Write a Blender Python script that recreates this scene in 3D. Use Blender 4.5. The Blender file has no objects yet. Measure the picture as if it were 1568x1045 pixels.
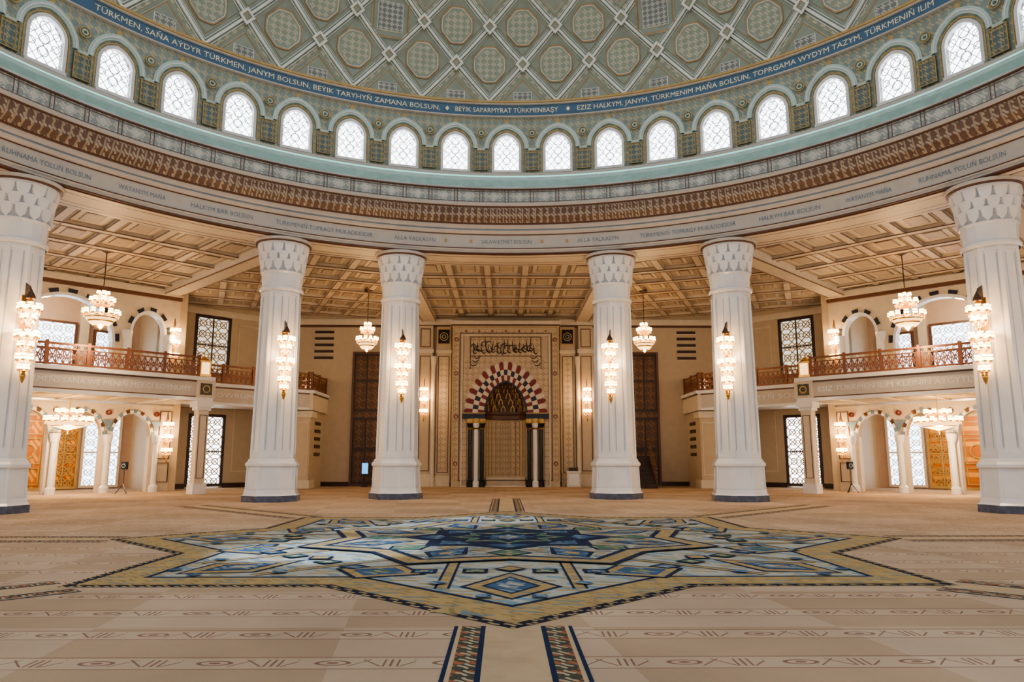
import bpy, math, random
from mathutils import Matrix, Vector
random.seed(4)
pi=math.pi; S=math.sin; C=math.cos
scene=bpy.context.scene
COL=scene.collection
try: scene.view_settings.look='AgX - Medium High Contrast'
except Exception: pass
# ------------------------------------------------------------------ node expression helper
class X:
    def __init__(s,nt,k): s.nt=nt; s.k=k
    def _m(s,op,b=None,c=None):
        n=s.nt.nodes.new('ShaderNodeMath'); n.operation=op
        for i,q in enumerate((s,b,c)):
            if q is None: continue
            if isinstance(q,X): s.nt.links.new(q.k,n.inputs[i])
            else: n.inputs[i].default_value=q
        return X(s.nt,n.outputs[0])
    def __add__(s,b): return s._m('ADD',b)
    def __radd__(s,b): return s._m('ADD',b)
    def __sub__(s,b): return s._m('SUBTRACT',b)
    def __mul__(s,b): return s._m('MULTIPLY',b)
    def __rmul__(s,b): return s._m('MULTIPLY',b)
    def __truediv__(s,b): return s._m('DIVIDE',b)
    def abs(s): return s._m('ABSOLUTE')
    def sin(s): return s._m('SINE')
    def fr(s): return s._m('FRACT')
    def lt(s,b): return s._m('LESS_THAN',b)
    def gt(s,b): return s._m('GREATER_THAN',b)
    def mx(s,b): return s._m('MAXIMUM',b)
    def mn(s,b): return s._m('MINIMUM',b)
    def at2(s,b): return s._m('ARCTAN2',b)
def arab(a,b,k,t=.2):
    return ((a*k+(b*k).sin()*1.6).sin()*(b*k+(a*k).sin()*1.6).sin()).gt(t)
def mat(name,base,rough=.5,metal=0.,em=None,es=0.,var=.1,vs=2.5,masks=(),bump=0.,bs=30.,spec=.5,nosamp=False):
    m=bpy.data.materials.new(name); m.use_nodes=True; nt=m.node_tree
    b=nt.nodes['Principled BSDF']
    tc=nt.nodes.new('ShaderNodeTexCoord'); sp=nt.nodes.new('ShaderNodeSeparateXYZ')
    nt.links.new(tc.outputs['Object'],sp.inputs[0])
    x,y,z=[X(nt,sp.outputs[i]) for i in range(3)]
    nz=nt.nodes.new('ShaderNodeTexNoise'); nz.inputs['Scale'].default_value=vs; nz.inputs['Detail'].default_value=4
    nt.links.new(tc.outputs['Object'],nz.inputs['Vector'])
    mr=nt.nodes.new('ShaderNodeMapRange'); mr.inputs[1].default_value=.3; mr.inputs[2].default_value=.7
    mr.inputs[3].default_value=1-var; mr.inputs[4].default_value=1+var
    nt.links.new(nz.outputs[0],mr.inputs[0])
    cur=None
    def mix(fac,a,bc):
        n=nt.nodes.new('ShaderNodeMix'); n.data_type='RGBA'
        nt.links.new(fac.k,n.inputs[0])
        if a is None: n.inputs[6].default_value=(*base,1)
        else: nt.links.new(a,n.inputs[6])
        n.inputs[7].default_value=(*bc,1)
        return n.outputs[2]
    for fn,c in masks: cur=mix(fn(x,y,z),cur,c)
    vm=nt.nodes.new('ShaderNodeVectorMath'); vm.operation='SCALE'
    if cur is None: vm.inputs[0].default_value=base
    else: nt.links.new(cur,vm.inputs[0])
    nt.links.new(mr.outputs[0],vm.inputs['Scale'])
    nt.links.new(vm.outputs[0],b.inputs['Base Color'])
    b.inputs['Roughness'].default_value=rough; b.inputs['Metallic'].default_value=metal
    b.inputs['Specular IOR Level'].default_value=spec
    if em: b.inputs['Emission Color'].default_value=(*em,1); b.inputs['Emission Strength'].default_value=es
    if bump:
        n2=nt.nodes.new('ShaderNodeTexNoise'); n2.inputs['Scale'].default_value=bs
        nt.links.new(tc.outputs['Object'],n2.inputs['Vector'])
        bp=nt.nodes.new('ShaderNodeBump'); bp.inputs['Strength'].default_value=bump; bp.inputs['Distance'].default_value=.02
        nt.links.new(n2.outputs[0],bp.inputs['Height']); nt.links.new(bp.outputs[0],b.inputs['Normal'])
    if nosamp:
        try: m.cycles.emission_sampling='NONE'
        except Exception: pass
    return m
def arc(x,y): return x.at2(y)*19.
# ------------------------------------------------------------------ materials
MARB=mat('white_marble',(.80,.81,.84),.14,var=.05,vs=1.2)
MARB2=mat('grey_blue_marble',(.60,.65,.72),.2,var=.08,vs=3)
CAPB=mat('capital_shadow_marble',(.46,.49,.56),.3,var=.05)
PLIN=mat('dark_blue_marble',(.10,.12,.18),.2,var=.3,vs=4)
CREAM=mat('cream_stone',(.68,.60,.49),.4,var=.05)
RINGC=mat('ring_grey_cream_stone',(.56,.52,.48),.4,var=.05)
WALL=mat('beige_wall_plaster',(.54,.45,.33),.5,var=.05)
WALLO=mat('ornamented_beige_wall',(.58,.48,.35),.5,var=.05,masks=[(lambda x,y,z:arab(x+y*.7,z,16.,.35),(.38,.29,.18))])
CEIL=mat('tan_ceiling',(.47,.40,.32),.5,var=.06)
CEILL=mat('ceiling_beam_cream',(.60,.54,.46),.5,var=.05)
CBROWN=mat('ceiling_brown_line',(.22,.13,.09),.4)
BROWN=mat('brown_trim',(.13,.06,.037),.4)
DKW=mat('dark_wood',(.045,.022,.014),.4,var=.3,vs=6)
WOODC=mat('carved_wood',(.10,.05,.025),.45,var=.2,masks=[(lambda x,y,z:arab(x,z,12.,.3),(.19,.10,.05))])
ORANGE=mat('carved_orange_door',(.55,.18,.03),.35,var=.1,masks=[(lambda x,y,z:arab(x+y,z,7.,.2),(.85,.42,.08))])
GOLD=mat('gold_metal',(.80,.52,.20),.3,1.,var=.1)
GOLDP=mat('gold_paint',(.52,.36,.15),.45,.3)
BRONZ=mat('bronze_rail',(.22,.09,.055),.4,.3)
MAROON=mat('maroon_stone',(.20,.025,.022),.4)
NAVYS=mat('navy_stone',(.02,.025,.05),.4)
BLACK=mat('black_stone',(.012,.014,.016),.25)
REDORN=mat('brown_gilt_moulding',(.15,.10,.085),.45,var=.15,masks=[(lambda x,y,z:arab(arc(x,y),z,19.,.25),(.42,.36,.29)),
   (lambda x,y,z:((arc(x,y)*3.2).fr()-.5).abs().lt(.10),(.36,.30,.24))])
def friezecell(x,y,z):
    u=((arc(x,y)/1.243).fr()-.5).abs(); return (u-.44).abs().lt(.018).mx((z-13.93).abs().lt(.02)).mx((z-14.43).abs().lt(.02))
def friezedia(x,y,z):
    u=((arc(x,y)/1.243).fr()-.5).abs()*1.243; d=(u+(z-14.18).abs()); return d.lt(.19).mx((d-.26).abs().lt(.02))
GREYORN=mat('grey_ornament_frieze',(.34,.37,.37),.5,var=.08,masks=[
   (lambda x,y,z:arab(arc(x,y),z,19.,.15),(.58,.58,.51)),(friezedia,(.64,.64,.58)),
   (friezecell,(.17,.12,.10))])
TURQ=mat('turquoise_band',(.32,.50,.46),.3,var=.12)
TURQL=mat('pale_turquoise',(.50,.66,.63),.35)
LED=mat('turquoise_cove_light',(.3,.8,.75),.4,em=(.45,.95,.85),es=.7)
DRUM=mat('green_gold_mosaic',(.27,.34,.32),.45,var=.1,masks=[(lambda x,y,z:arab(arc(x,y),z,18.,.15),(.50,.46,.32))])
DRUMP=mat('dark_green_panel',(.13,.19,.21),.45,masks=[(lambda x,y,z:arab(arc(x,y),z,24.,.2),(.42,.37,.22))])
BLUEB=mat('blue_text_band',(.07,.16,.28),.4)
GOLDT=mat('gilded_lettering',(.85,.76,.52),.4,em=(.85,.7,.4),es=.1)
NAVYT=mat('blue_lettering',(.18,.26,.36),.4)
DOMEG=mat('dome_green',(.30,.35,.30),.5,var=.08)
DOMEP=mat('dome_panel_ornament',(.31,.36,.29),.5,var=.08,masks=[(lambda x,y,z:arab(arc(x,y),z*1.1,19.,.1),(.54,.53,.42))])
DOMEQ=mat('dome_square_ornament',(.21,.24,.24),.5,var=.08,masks=[(lambda x,y,z:arab(arc(x,y),z*1.1,24.,.1),(.55,.55,.50))])
DOMER=mat('dome_white_rib',(.80,.84,.81),.4)
DOMEO=mat('dome_copper_line',(.42,.29,.15),.4)
GLOWW=mat('daylit_glass',(.9,.9,.9),.3,em=(.92,.96,1.),es=4.8)
GLOWB=mat('daylit_blue_glass',(.9,.9,.9),.3,em=(.72,.86,1.),es=4.)
GLOWD=mat('shaded_window_glass',(.6,.6,.6),.3,em=(.85,.90,.85),es=.9)
SHADE=mat('glowing_glass_shade',(.9,.75,.5),.3,em=(1.,.66,.30),es=11.,nosamp=True)
CRYS=mat('crystal_drops',(.85,.65,.4),.1,em=(1.,.60,.25),es=2.,nosamp=True)
WGRID=mat('white_window_grille',(.55,.55,.60),.5)
def rowmask(x,y,z):
    P=1.02
    v=((y+40.)/1.05).fr(); u=((x+40.65)/P).fr()
    du=(u-.8).abs()*P; dv=(v-.23)*1.05
    e=((u-.3)*P/.14); e=e*e; g=dv/.07; e=e+g*g
    ring=(e-1.).abs().lt(.30).mx(e.lt(.14))
    inb=dv.abs().lt(.11)
    tri=(du.lt(.012)).mx((du-.06).abs().lt(.010))*inb
    zig=((du-dv*.8)-.17).abs().lt(.012)*inb
    zig2=((du+dv*.8)-.28).abs().lt(.010)*inb
    ln=((v-.055).abs().lt(.012)).mx((v-.41).abs().lt(.012)).mx((v-.385).abs().lt(.005))
    return ring.mx(tri).mx(zig).mx(zig2).mx(ln*.75)*.70
def blk(x,y,z):
    a=((x+y*.12)/5.2+.5).fr().gt(.5); b=((y+.6)/4.2).fr().gt(.5)
    return (a-b).abs()*.6
CARPET=mat('beige_prayer_carpet',(.53,.41,.31),.95,var=.16,vs=.3,bump=.4,bs=60,spec=.1,masks=[
   (blk,(.41,.30,.20)),
   (lambda x,y,z:((y+40.)/1.05).fr().gt(.055)*((y+40.)/1.05).fr().lt(.41)*.4,(.62,.51,.40)),
   (rowmask,(.16,.055,.04))])
CT=dict(rough=.95,spec=.1,bump=.3,bs=60)
def spk(k,t=.25): return lambda x,y,z:arab(x,y,k,t)
def rot_(k,t): return lambda x,y,z:arab(x*.8+y*.6,y*.8-x*.6,k,t)
C_NAVY=mat('carpet_navy_border',(.02,.025,.05),masks=[(spk(26.,.3),(.38,.30,.17))],**CT)
C_NAVYP=mat('carpet_navy',(.018,.035,.085),**CT)
C_TAN=mat('carpet_tan',(.44,.33,.17),masks=[(spk(18.,.6),(.32,.24,.12)),(rot_(9.,.8),(.20,.26,.27))],**CT)
C_CRM=mat('carpet_cream',(.42,.42,.36),masks=[(spk(9.,.4),(.22,.30,.36)),(rot_(8.,.6),(.38,.28,.15)),(rot_(12.,.75),(.05,.10,.20))],**CT)
C_CRM2=mat('carpet_pale_blue',(.43,.46,.44),masks=[(spk(7.,.45),(.22,.32,.40)),(rot_(9.,.6),(.42,.33,.18))],**CT)
C_BLUE=mat('carpet_blue',(.06,.13,.25),masks=[(spk(12.,.5),(.22,.30,.37))],**CT)
C_GRN=mat('carpet_green',(.10,.19,.15),masks=[(spk(12.,.55),(.38,.34,.20))],**CT)
C_BEI=mat('carpet_runner_beige',(.50,.39,.26),**CT)
C_RED=mat('carpet_ornament_strip',(.08,.085,.07),masks=[(spk(22.,.1),(.34,.14,.08)),(spk(30.,.5),(.46,.40,.28))],**CT)
# ------------------------------------------------------------------ mesh builder
class MB:
    def __init__(s): s.v=[];s.f=[];s.mi=[];s.mats=[];s.M=Matrix()
    def m(s,mt):
        if mt not in s.mats: s.mats.append(mt)
        return s.mats.index(mt)
    def add(s,vs,fs,mt):
        o=len(s.v); M=s.M
        s.v+=[tuple(M@Vector(p)) for p in vs]; k=s.m(mt)
        for f in fs: s.f.append(tuple(i+o for i in f)); s.mi.append(k)
    def bx(s,x0,x1,y0,y1,z0,z1,mt):
        s.add([(x0,y0,z0),(x1,y0,z0),(x1,y1,z0),(x0,y1,z0),(x0,y0,z1),(x1,y0,z1),(x1,y1,z1),(x0,y1,z1)],
          [(0,3,2,1),(4,5,6,7),(0,1,5,4),(1,2,6,5),(2,3,7,6),(3,0,4,7)],mt)
    def lathe(s,pr,n,mt,c=(0,0,0),a0=0,a1=2*pi,rot=0,ys=1.):
        full=abs(a1-a0-2*pi)<1e-6; k=n if full else n+1; vs=[];fs=[]
        for (r,z) in pr:
            for i in range(k):
                a=a0+(a1-a0)*i/n+rot; vs.append((c[0]+r*S(a),c[1]+r*C(a)*ys,c[2]+z))
        for j in range(len(pr)-1):
            for i in range(n):
                i2=(i+1)%k; fs.append((j*k+i,j*k+i2,(j+1)*k+i2,(j+1)*k+i))
        s.add(vs,fs,mt)
    def prism(s,po,z0,z1,mt):
        n=len(po); s.add([(x,y,z0) for x,y in po]+[(x,y,z1) for x,y in po],
          [tuple(range(n))[::-1],tuple(range(n,2*n))]+[(i,(i+1)%n,n+(i+1)%n,n+i) for i in range(n)],mt)
    def sec(s,rings,mt,cap=True):
        n=len(rings[0]); vs=[p for r in rings for p in r]; fs=[]
        for j in range(len(rings)-1):
            for i in range(n): fs.append((j*n+i,j*n+(i+1)%n,(j+1)*n+(i+1)%n,(j+1)*n+i))
        s.add(vs,fs,mt)
    def tube(s,pts,r,mt,n=6):
        rings=[]
        for i,p in enumerate(pts):
            a=Vector(pts[max(i-1,0)]); b=Vector(pts[min(i+1,len(pts)-1)]); d=(b-a).normalized()
            u=d.cross(Vector((0,0,1)));
            if u.length<.05: u=d.cross(Vector((0,1,0)))
            u.normalize(); w=d.cross(u)
            rr=r if not isinstance(r,(list,tuple)) else r[i]
            rings.append([tuple(Vector(p)+u*rr*C(2*pi*k/n)+w*rr*S(2*pi*k/n)) for k in range(n)])
        s.sec(rings,mt)
    def ring2d(s,cx,cz,r,w,y,th,mt,n=16,a0=0,a1=2*pi):
        vs=[];fs=[]
        for i in range(n+1):
            a=a0+(a1-a0)*i/n
            for rr in (r-w/2,r+w/2):
                for yy in (y,y+th): vs.append((cx+rr*C(a),yy,cz+rr*S(a)))
        for i in range(n):
            o=i*4;q=o+4
            fs+=[(o,q,q+2,o+2),(o,o+1,q+1,q),(o+2,q+2,q+3,o+3)]
        s.add(vs,fs,mt)
    def bar(s,x0,z0,x1,z1,w,y,th,mt):
        d=Vector((x1-x0,z1-z0)); 
        if d.length<1e-5: return
        d.normalize(); nx,nz=-d.y*w/2,d.x*w/2
        q=[(x0+nx,z0+nz),(x1+nx,z1+nz),(x1-nx,z1-nz),(x0-nx,z0-nz)]
        s.add([(a,y,b) for a,b in q]+[(a,y+th,b) for a,b in q],[(0,1,2,3),(0,4,5,1),(1,5,6,2),(2,6,7,3),(3,7,4,0)],mt)
    def obj(s,name,smooth=False,loc=None,parent=None):
        me=bpy.data.meshes.new(name); me.from_pydata(s.v,[],s.f)
        for q in s.mats: me.materials.append(q)
        me.polygons.foreach_set('material_index',s.mi)
        if smooth: me.polygons.foreach_set('use_smooth',[True]*len(s.f))
        me.update(); ob=bpy.data.objects.new(name,me); COL.objects.link(ob)
        if loc: ob.location=loc
        return ob
def inst(ob,name,loc=(0,0,0),rz=0):
    o=bpy.data.objects.new(name,ob.data); COL.objects.link(o); o.location=loc; o.rotation_euler=(0,0,rz); return o
def archpts(a,rise,n=14,pk=.0):
    out=[]
    for i in range(n+1):
        t=pi-pi*i/n; x=a*C(t); z=rise*((1-pk)*S(t)+pk*(1-abs(C(t)))); out.append((x,z))
    return out
def arch_wall(mb,s0,s1,z0,z1,ops,y,th,mt,jm=None,pk=0.):
    jm=jm or mt; cur=s0
    for cx,a,sill,spring,rise in ops:
        mb.bx(cur,cx-a,y,y+th,z0,z1,mt); cur=cx+a
        if sill>z0: mb.bx(cx-a,cx+a,y,y+th,z0,sill,mt)
        P=archpts(a,rise,14,pk)
        for (xa,za),(xb,zb) in zip(P,P[1:]):
            xa+=cx;xb+=cx;za+=spring;zb+=spring
            mb.add([(xa,y,za),(xb,y,zb),(xb,y,z1),(xa,y,z1),(xa,y+th,za),(xb,y+th,zb),(xb,y+th,z1),(xa,y+th,z1)],[(0,1,2,3),(7,6,5,4)],mt)
            mb.add([(xa,y,za),(xb,y,zb),(xb,y+th,zb),(xa,y+th,za)],[(0,1,2,3)],jm)
    mb.bx(cur,s1,y,y+th,z0,z1,mt)
def arch_band(mb,cx,spring,a0,a1,r0,r1,y0,y1,mt,leg=None,n=16,pk=0.):
    A=archpts(a0,r0,n,pk);B=archpts(a1,r1,n,pk)
    if leg is not None: A=[(-a0,leg-spring)]+A+[(a0,leg-spring)]; B=[(-a1,leg-spring)]+B+[(a1,leg-spring)]
    vs=[];fs=[]
    for (xa,za),(xb,zb) in zip(A,B):
        vs+=[(cx+xa,y0,spring+za),(cx+xb,y0,spring+zb),(cx+xa,y1,spring+za),(cx+xb,y1,spring+zb)]
    for i in range(len(A)-1):
        o=4*i;q=o+4; fs+=[(o,q,q+1,o+1),(o,o+2,q+2,q),(o+1,q+1,q+3,o+3)]
    vs_=vs; fs+=[(0,1,3,2),(len(vs)-4,len(vs)-2,len(vs)-1,len(vs)-3)]
    mb.add(vs_,fs,mt)
def frame(mb,x0,x1,z0,z1,w,y0,y1,mt):
    mb.bx(x0,x1,y0,y1,z0,z0+w,mt);mb.bx(x0,x1,y0,y1,z1-w,z1,mt);mb.bx(x0,x0+w,y0,y1,z0+w,z1-w,mt);mb.bx(x1-w,x1,y0,y1,z0+w,z1-w,mt)
def text_geo(txt,size=1.):
    cu=bpy.data.curves.new('t','FONT'); cu.body=txt; cu.size=size; cu.align_x='LEFT'; cu.resolution_u=2
    ob=bpy.data.objects.new('t',cu); COL.objects.link(ob)
    dg=bpy.context.evaluated_depsgraph_get(); me=ob.evaluated_get(dg).to_mesh()
    vs=[tuple(v.co) for v in me.vertices]; fs=[tuple(p.vertices) for p in me.polygons]
    bpy.data.objects.remove(ob); bpy.data.curves.remove(cu)
    if not vs: return [],[],1
    mn=min(v[0] for v in vs); mxx=max(v[0] for v in vs)
    return [(v[0]-mn,v[1]) for v in vs],fs,mxx-mn
def text_ring(mb,txt,s0,s1,z,h,r,mt):
    vs,fs,w=text_geo(txt,1.); k=(s1-s0)/w; o=[]
    for a,b in vs:
        t=(s0+a*k)/r; o.append((r*S(t),r*C(t),z+b*h/.72))
    mb.add(o,fs,mt)
def text_flat(mb,txt,x0,x1,y,z,h,mt):
    vs,fs,w=text_geo(txt,1.); k=(x1-x0)/w
    mb.add([(x0+a*k,y,z+b*h/.72) for a,b in vs],fs,mt)
RZ=lambda a:Matrix.Rotation(a,4,'Z')
# ------------------------------------------------------------------ floor
mb=MB(); mb.prism([(43*S(a),43*C(a)) for a in [pi/8+i*pi/4 for i in range(8)]],-.3,0,CARPET); mb.obj('floor')
# star medallion carpet
mb=MB(); cy=1.9; RS=8.9
def star(r,ratio=.765,rot=0,n=8):
    return [((r if i%2==0 else r*ratio)*S(pi*i/n+rot),(r if i%2==0 else r*ratio)*C(pi*i/n+rot)) for i in range(2*n)]
zl=[.004]; DZL=.0008
def lay(po,mt,cx=0,cyy=0,dz=DZL):
    zl[0]+=dz; n=len(po)
    mx_=sum(p[0] for p in po)/n; my_=sum(p[1] for p in po)/n
    vs=[(mx_+cx,my_+cyy+cy,zl[0])]+[(p[0]+cx,p[1]+cyy+cy,zl[0]) for p in po]
    mb.add(vs,[(0,(i+1)%n+1,i+1) for i in range(n)],mt)
def kite(rc,l,w,ang,l2=None):
    l2=l2 or l; d=(S(ang),C(ang)); e=(C(ang),-S(ang))
    return [(d[0]*(rc+l),d[1]*(rc+l)),(d[0]*rc+e[0]*w,d[1]*rc+e[1]*w),(d[0]*(rc-l2),d[1]*(rc-l2)),(d[0]*rc-e[0]*w,d[1]*rc-e[1]*w)]
def rect(rc,h,w,ang,off=0):
    d=(S(ang),C(ang)); e=(C(ang),-S(ang))
    return [(d[0]*(rc+a)+e[0]*(b+off),d[1]*(rc+a)+e[1]*(b+off)) for a,b in ((-h,-w),(-h,w),(h,w),(h,-w))]
lay(star(RS),C_NAVY);lay(star(RS*.972),C_TAN);lay(star(RS*.872),C_NAVYP);lay(star(RS*.858),C_CRM2)
def many(fn,mt,ph=0,n=8):
    zl[0]+=DZL; z0=zl[0]
    for i in range(n): zl[0]=z0; lay(fn(ph+2*pi*i/n),mt,dz=0)
for off in (-.95,.95):
    many(lambda a:rect(4.6,1.9,.11,a,off),C_NAVYP);many(lambda a:rect(4.6,1.9,.07,a,off),C_TAN)
many(lambda a:kite(6.35,.95,.72,a,1.3),C_NAVYP);many(lambda a:kite(6.35,.86,.63,a,1.18),C_TAN);many(lambda a:kite(6.3,.62,.42,a,.82),C_NAVYP);many(lambda a:kite(6.3,.54,.35,a,.73),C_BLUE);many(lambda a:kite(6.25,.3,.2,a),C_CRM)
many(lambda a:kite(5.35,.74,.83,a),C_NAVYP,pi/8);many(lambda a:kite(5.35,.65,.72,a),C_TAN,pi/8);many(lambda a:kite(5.35,.46,.5,a),C_BLUE,pi/8);many(lambda a:kite(5.35,.2,.22,a),C_GRN,pi/8)
for off,m_ in ((-1.35,C_BLUE),(1.35,C_BLUE),(-.55,C_GRN),(.55,C_GRN)):
    many(lambda a:rect(4.95,.2,.2,a,off),C_NAVYP); many(lambda a:rect(4.95,.14,.14,a,off),m_); many(lambda a:rect(4.95,.06,.06,a,off),C_CRM)
many(lambda a:kite(4.75,.28,.28,a),C_NAVYP); many(lambda a:kite(4.75,.2,.2,a),C_TAN)
for off in (-.4,.4):
    many(lambda a:rect(7.15,.1,.1,a,off*.9),C_BLUE); many(lambda a:kite(6.2,.16,.16,a+off*.42),C_BLUE)
lay(star(RS*.52,.8,pi/8),C_NAVYP);lay(star(RS*.505,.8,pi/8),C_TAN);lay(star(RS*.458,.8,pi/8),C_NAVYP);lay(star(RS*.44,.8,pi/8),C_CRM)
many(lambda a:kite(3.1,.62,.45,a,1.),C_NAVYP,pi/8);many(lambda a:kite(3.1,.50,.33,a,.86),C_BLUE,pi/8);many(lambda a:kite(3.1,.22,.14,a,.3),C_TAN,pi/8)
many(lambda a:kite(2.85,.46,.46,a,.66),C_NAVYP);many(lambda a:kite(2.85,.38,.38,a,.56),C_GRN);many(lambda a:rect(2.3,.14,.14,a,.55),C_TAN,0,8);many(lambda a:rect(2.3,.14,.14,a,-.55),C_TAN,0,8)
lay(star(2.4,.765),C_NAVYP);lay(star(2.0,.765),C_BLUE);lay(star(1.75,.8,pi/8),C_NAVYP);lay(star(1.3,.7),C_GRN);lay(star(1.1,.6),C_NAVYP);lay(star(.6,.6),C_BLUE);lay(star(.3,.6),C_CRM)
# rumpled fold at the near tip
R_=[]
for i in range(9):
    t=i/8; x=-.95+.62*t; y=-6.05-.22*t; h=.05*S(pi*t)
    R_.append([(x-.03,y-.07,.006),(x-.01,y-.035,.006+h),(x+.01,y+.01,.006+h*1.1),(x+.03,y+.07,.006)])
vs=[p for r in R_ for p in r]; fs=[(j*4+i,j*4+i+1,j*4+5+i,j*4+4+i) for j in range(8) for i in range(3)]
mb.add(vs,fs,C_TAN)
mb.obj('star_medallion_carpet')
mb=MB()
for k in range(8):
    mb.M=Matrix.Translation((0,cy,0))@RZ(k*pi/4)
    a,b=(8.75,17.2) if k!=4 else (8.75,18)
    for x0,x1,m_ in ((-.62,-.58,C_NAVYP),(-.58,-.54,C_BEI),(-.54,-.34,C_RED),(-.34,-.29,C_NAVYP),(-.29,.29,C_BEI),(.29,.34,C_NAVYP),(.34,.54,C_RED),(.54,.58,C_BEI),(.58,.62,C_NAVYP)):
        mb.bx(x0,x1,a,b,0.001,.004,m_)
mb.obj('carpet_runner')
# ------------------------------------------------------------------ columns
def oct_sec(ap,z,rec=.03,f=.66):
    out=[]; h=ap*math.tan(pi/8)
    for i in range(8):
        a=i*pi/4+pi/8
        for t,d in ((-1,0),(-f,0),(-f,-rec),(f,-rec),(f,0)):
            px=t*h; py=ap+d; out.append((px*C(a)+py*S(a),-px*S(a)+py*C(a),z))
    return out
mb=MB()
def octa(pr,mt): mb.lathe([(r/C(pi/8),z) for r,z in pr],8,mt,rot=0)
octa([(1.14,0),(1.14,.26)],PLIN); octa([(1.14,.26),(1.06,.34),(1.04,.5)],MARB)
mb.sec([oct_sec(1.03,.5,.025,.8),oct_sec(1.0,1.45,.025,.8)],MARB)
octa([(1.0,1.45),(1.06,1.5),(1.06,1.6),(.98,1.68),(.93,1.8)],MARB)
mb.sec([oct_sec(.90,1.8,0),oct_sec(.90,2.0,0),oct_sec(.90,2.01,.035),oct_sec(.82,8.95,.035),oct_sec(.82,8.96,0),oct_sec(.82,9.15,0)],MARB)
for i in range(8):
    a=i*pi/4+pi/8
    mb.M=RZ(-a)
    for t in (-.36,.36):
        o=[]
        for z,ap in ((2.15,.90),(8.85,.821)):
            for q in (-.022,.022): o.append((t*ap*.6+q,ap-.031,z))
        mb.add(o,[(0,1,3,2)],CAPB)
    mb.M=Matrix()
mb.lathe([(.90,9.1),(.95,9.18),(.95,9.26),(.88,9.32)],32,MARB)
mb.lathe([(.87,9.3),(.87,9.35),(.90,9.9),(.95,9.95),(.95,10.0)],16,MARB)
def petals(z0,z1,r0,r1,n,ph,hw):
    for i in range(n):
        a=2*pi*i/n+ph; mb.M=RZ(a)
        P=[(-hw*.12,0),(hw*.12,0),(hw*.8,.3),(hw,.75),(hw,1),(-hw,1),(-hw,.75),(-hw*.8,.3)]
        vs=[(x,r0+(r1-r0)*t+.05,z0+(z1-z0)*t) for x,t in P]+[(x*1.05,r0+(r1-r0)*t-.1,z0+(z1-z0)*t) for x,t in P]
        k=len(P)
        mb.add(vs,[tuple(range(k))]+[(j,(j+1)%k,k+(j+1)%k,k+j) for j in range(k)],MARB)
    mb.M=Matrix()
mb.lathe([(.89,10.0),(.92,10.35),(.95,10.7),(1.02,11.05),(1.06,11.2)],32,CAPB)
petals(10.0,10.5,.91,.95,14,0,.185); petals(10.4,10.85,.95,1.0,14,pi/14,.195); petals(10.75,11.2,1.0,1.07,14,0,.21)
mb.lathe([(1.0,11.18),(1.13,11.18),(1.13,11.28),(.3,11.28)],32,MARB)
mb.lathe([(.3,11.29),(1.22,11.29),(1.22,11.33),(.3,11.33)],32,BROWN)
mb.lathe([(.3,11.331),(1.28,11.331),(1.28,11.45),(.3,11.45)],32,RINGC)
colpos=[]
for k in range(8):
    for da in (-1,1):
        colpos.append(k*pi/4+math.radians(14.64)*da)
c0=mb.obj('marble_column')
first=True
for a in colpos:
    x,y=20*S(a),20*C(a)
    if first: c0.location=(x,y,0); c0.rotation_euler=(0,0,-a); first=False
    else: inst(c0,'marble_column',(x,y,0),-a)
# ------------------------------------------------------------------ ring entablature
NS=192
mb=MB()
def L(pr,mt): mb.lathe(pr,NS,mt)
L([(21.1,12.6),(21.1,11.46),(20.9,11.46)],RINGC)
L([(20.9,11.46),(20.8,11.46)],BROWN);L([(20.8,11.46),(20.5,11.46)],CEILL);L([(20.5,11.46),(20.42,11.46)],BROWN);L([(20.42,11.46),(19.5,11.46)],CEILL);L([(19.5,11.46),(19.42,11.46)],BROWN);L([(19.42,11.46),(19.15,11.46)],CEILL)
L([(19.15,11.46),(19.1,11.46),(19.1,11.5),(18.98,11.5),(18.98,11.56)],BROWN)
L([(18.98,11.56),(19.02,11.6),(19.02,11.66),(18.96,11.68),(18.96,11.73)],RINGC);L([(18.96,11.73),(18.94,11.77),(19.0,11.79)],BROWN)
L([(19.0,11.79),(19.0,12.42)],RINGC);L([(19.0,12.42),(18.96,12.43),(18.96,12.46)],BROWN)
L([(18.96,12.46),(18.9,12.5),(18.86,12.62)],RINGC);L([(18.86,12.62),(18.82,12.64),(18.82,12.68)],NAVYT);L([(18.82,12.68),(18.76,12.72),(18.74,12.86)],RINGC)
L([(18.74,12.86),(18.66,12.88),(18.66,12.93)],BROWN)
L([(18.66,12.93),(18.6,13.0),(18.42,13.15),(18.36,13.35),(18.3,13.5),(18.3,13.56)],REDORN)
L([(18.3,13.56),(18.26,13.57),(18.26,13.63)],BROWN);L([(18.26,13.63),(18.22,13.68),(18.22,13.78),(18.45,13.82)],RINGC)
L([(18.45,13.82),(18.5,13.84),(18.5,14.5)],GREYORN);L([(18.5,14.5),(18.44,14.51),(18.44,14.56),(18.5,14.6)],BROWN)
L([(18.5,14.6),(18.55,14.68)],RINGC)
L([(18.55,14.68),(18.62,14.75),(18.75,15.1)],TURQ);L([(18.75,15.1),(18.85,15.13),(18.95,15.35)],TURQL);L([(18.95,15.35),(19.0,15.38),(19.05,15.46)],LED);L([(19.05,15.46),(19.08,15.5),(19.08,15.62),(19.4,15.66)],RINGC)
text_ring(mb,"SALAWATMAT BOLSUN",-1.2,1.2,12.0,.2,18.985,NAVYT)
W=["ALLA ÝALKASYN","TÜRKMENIŇ TOPRAGY MUKADDESDIR","HALKYM BAR BOLSUN","WATANYM MAŇA","RUHNAMA ÝOLUŇ BOLSUN","BEÝIK SAPAR","EZIZ DIÝARYM"]
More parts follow.
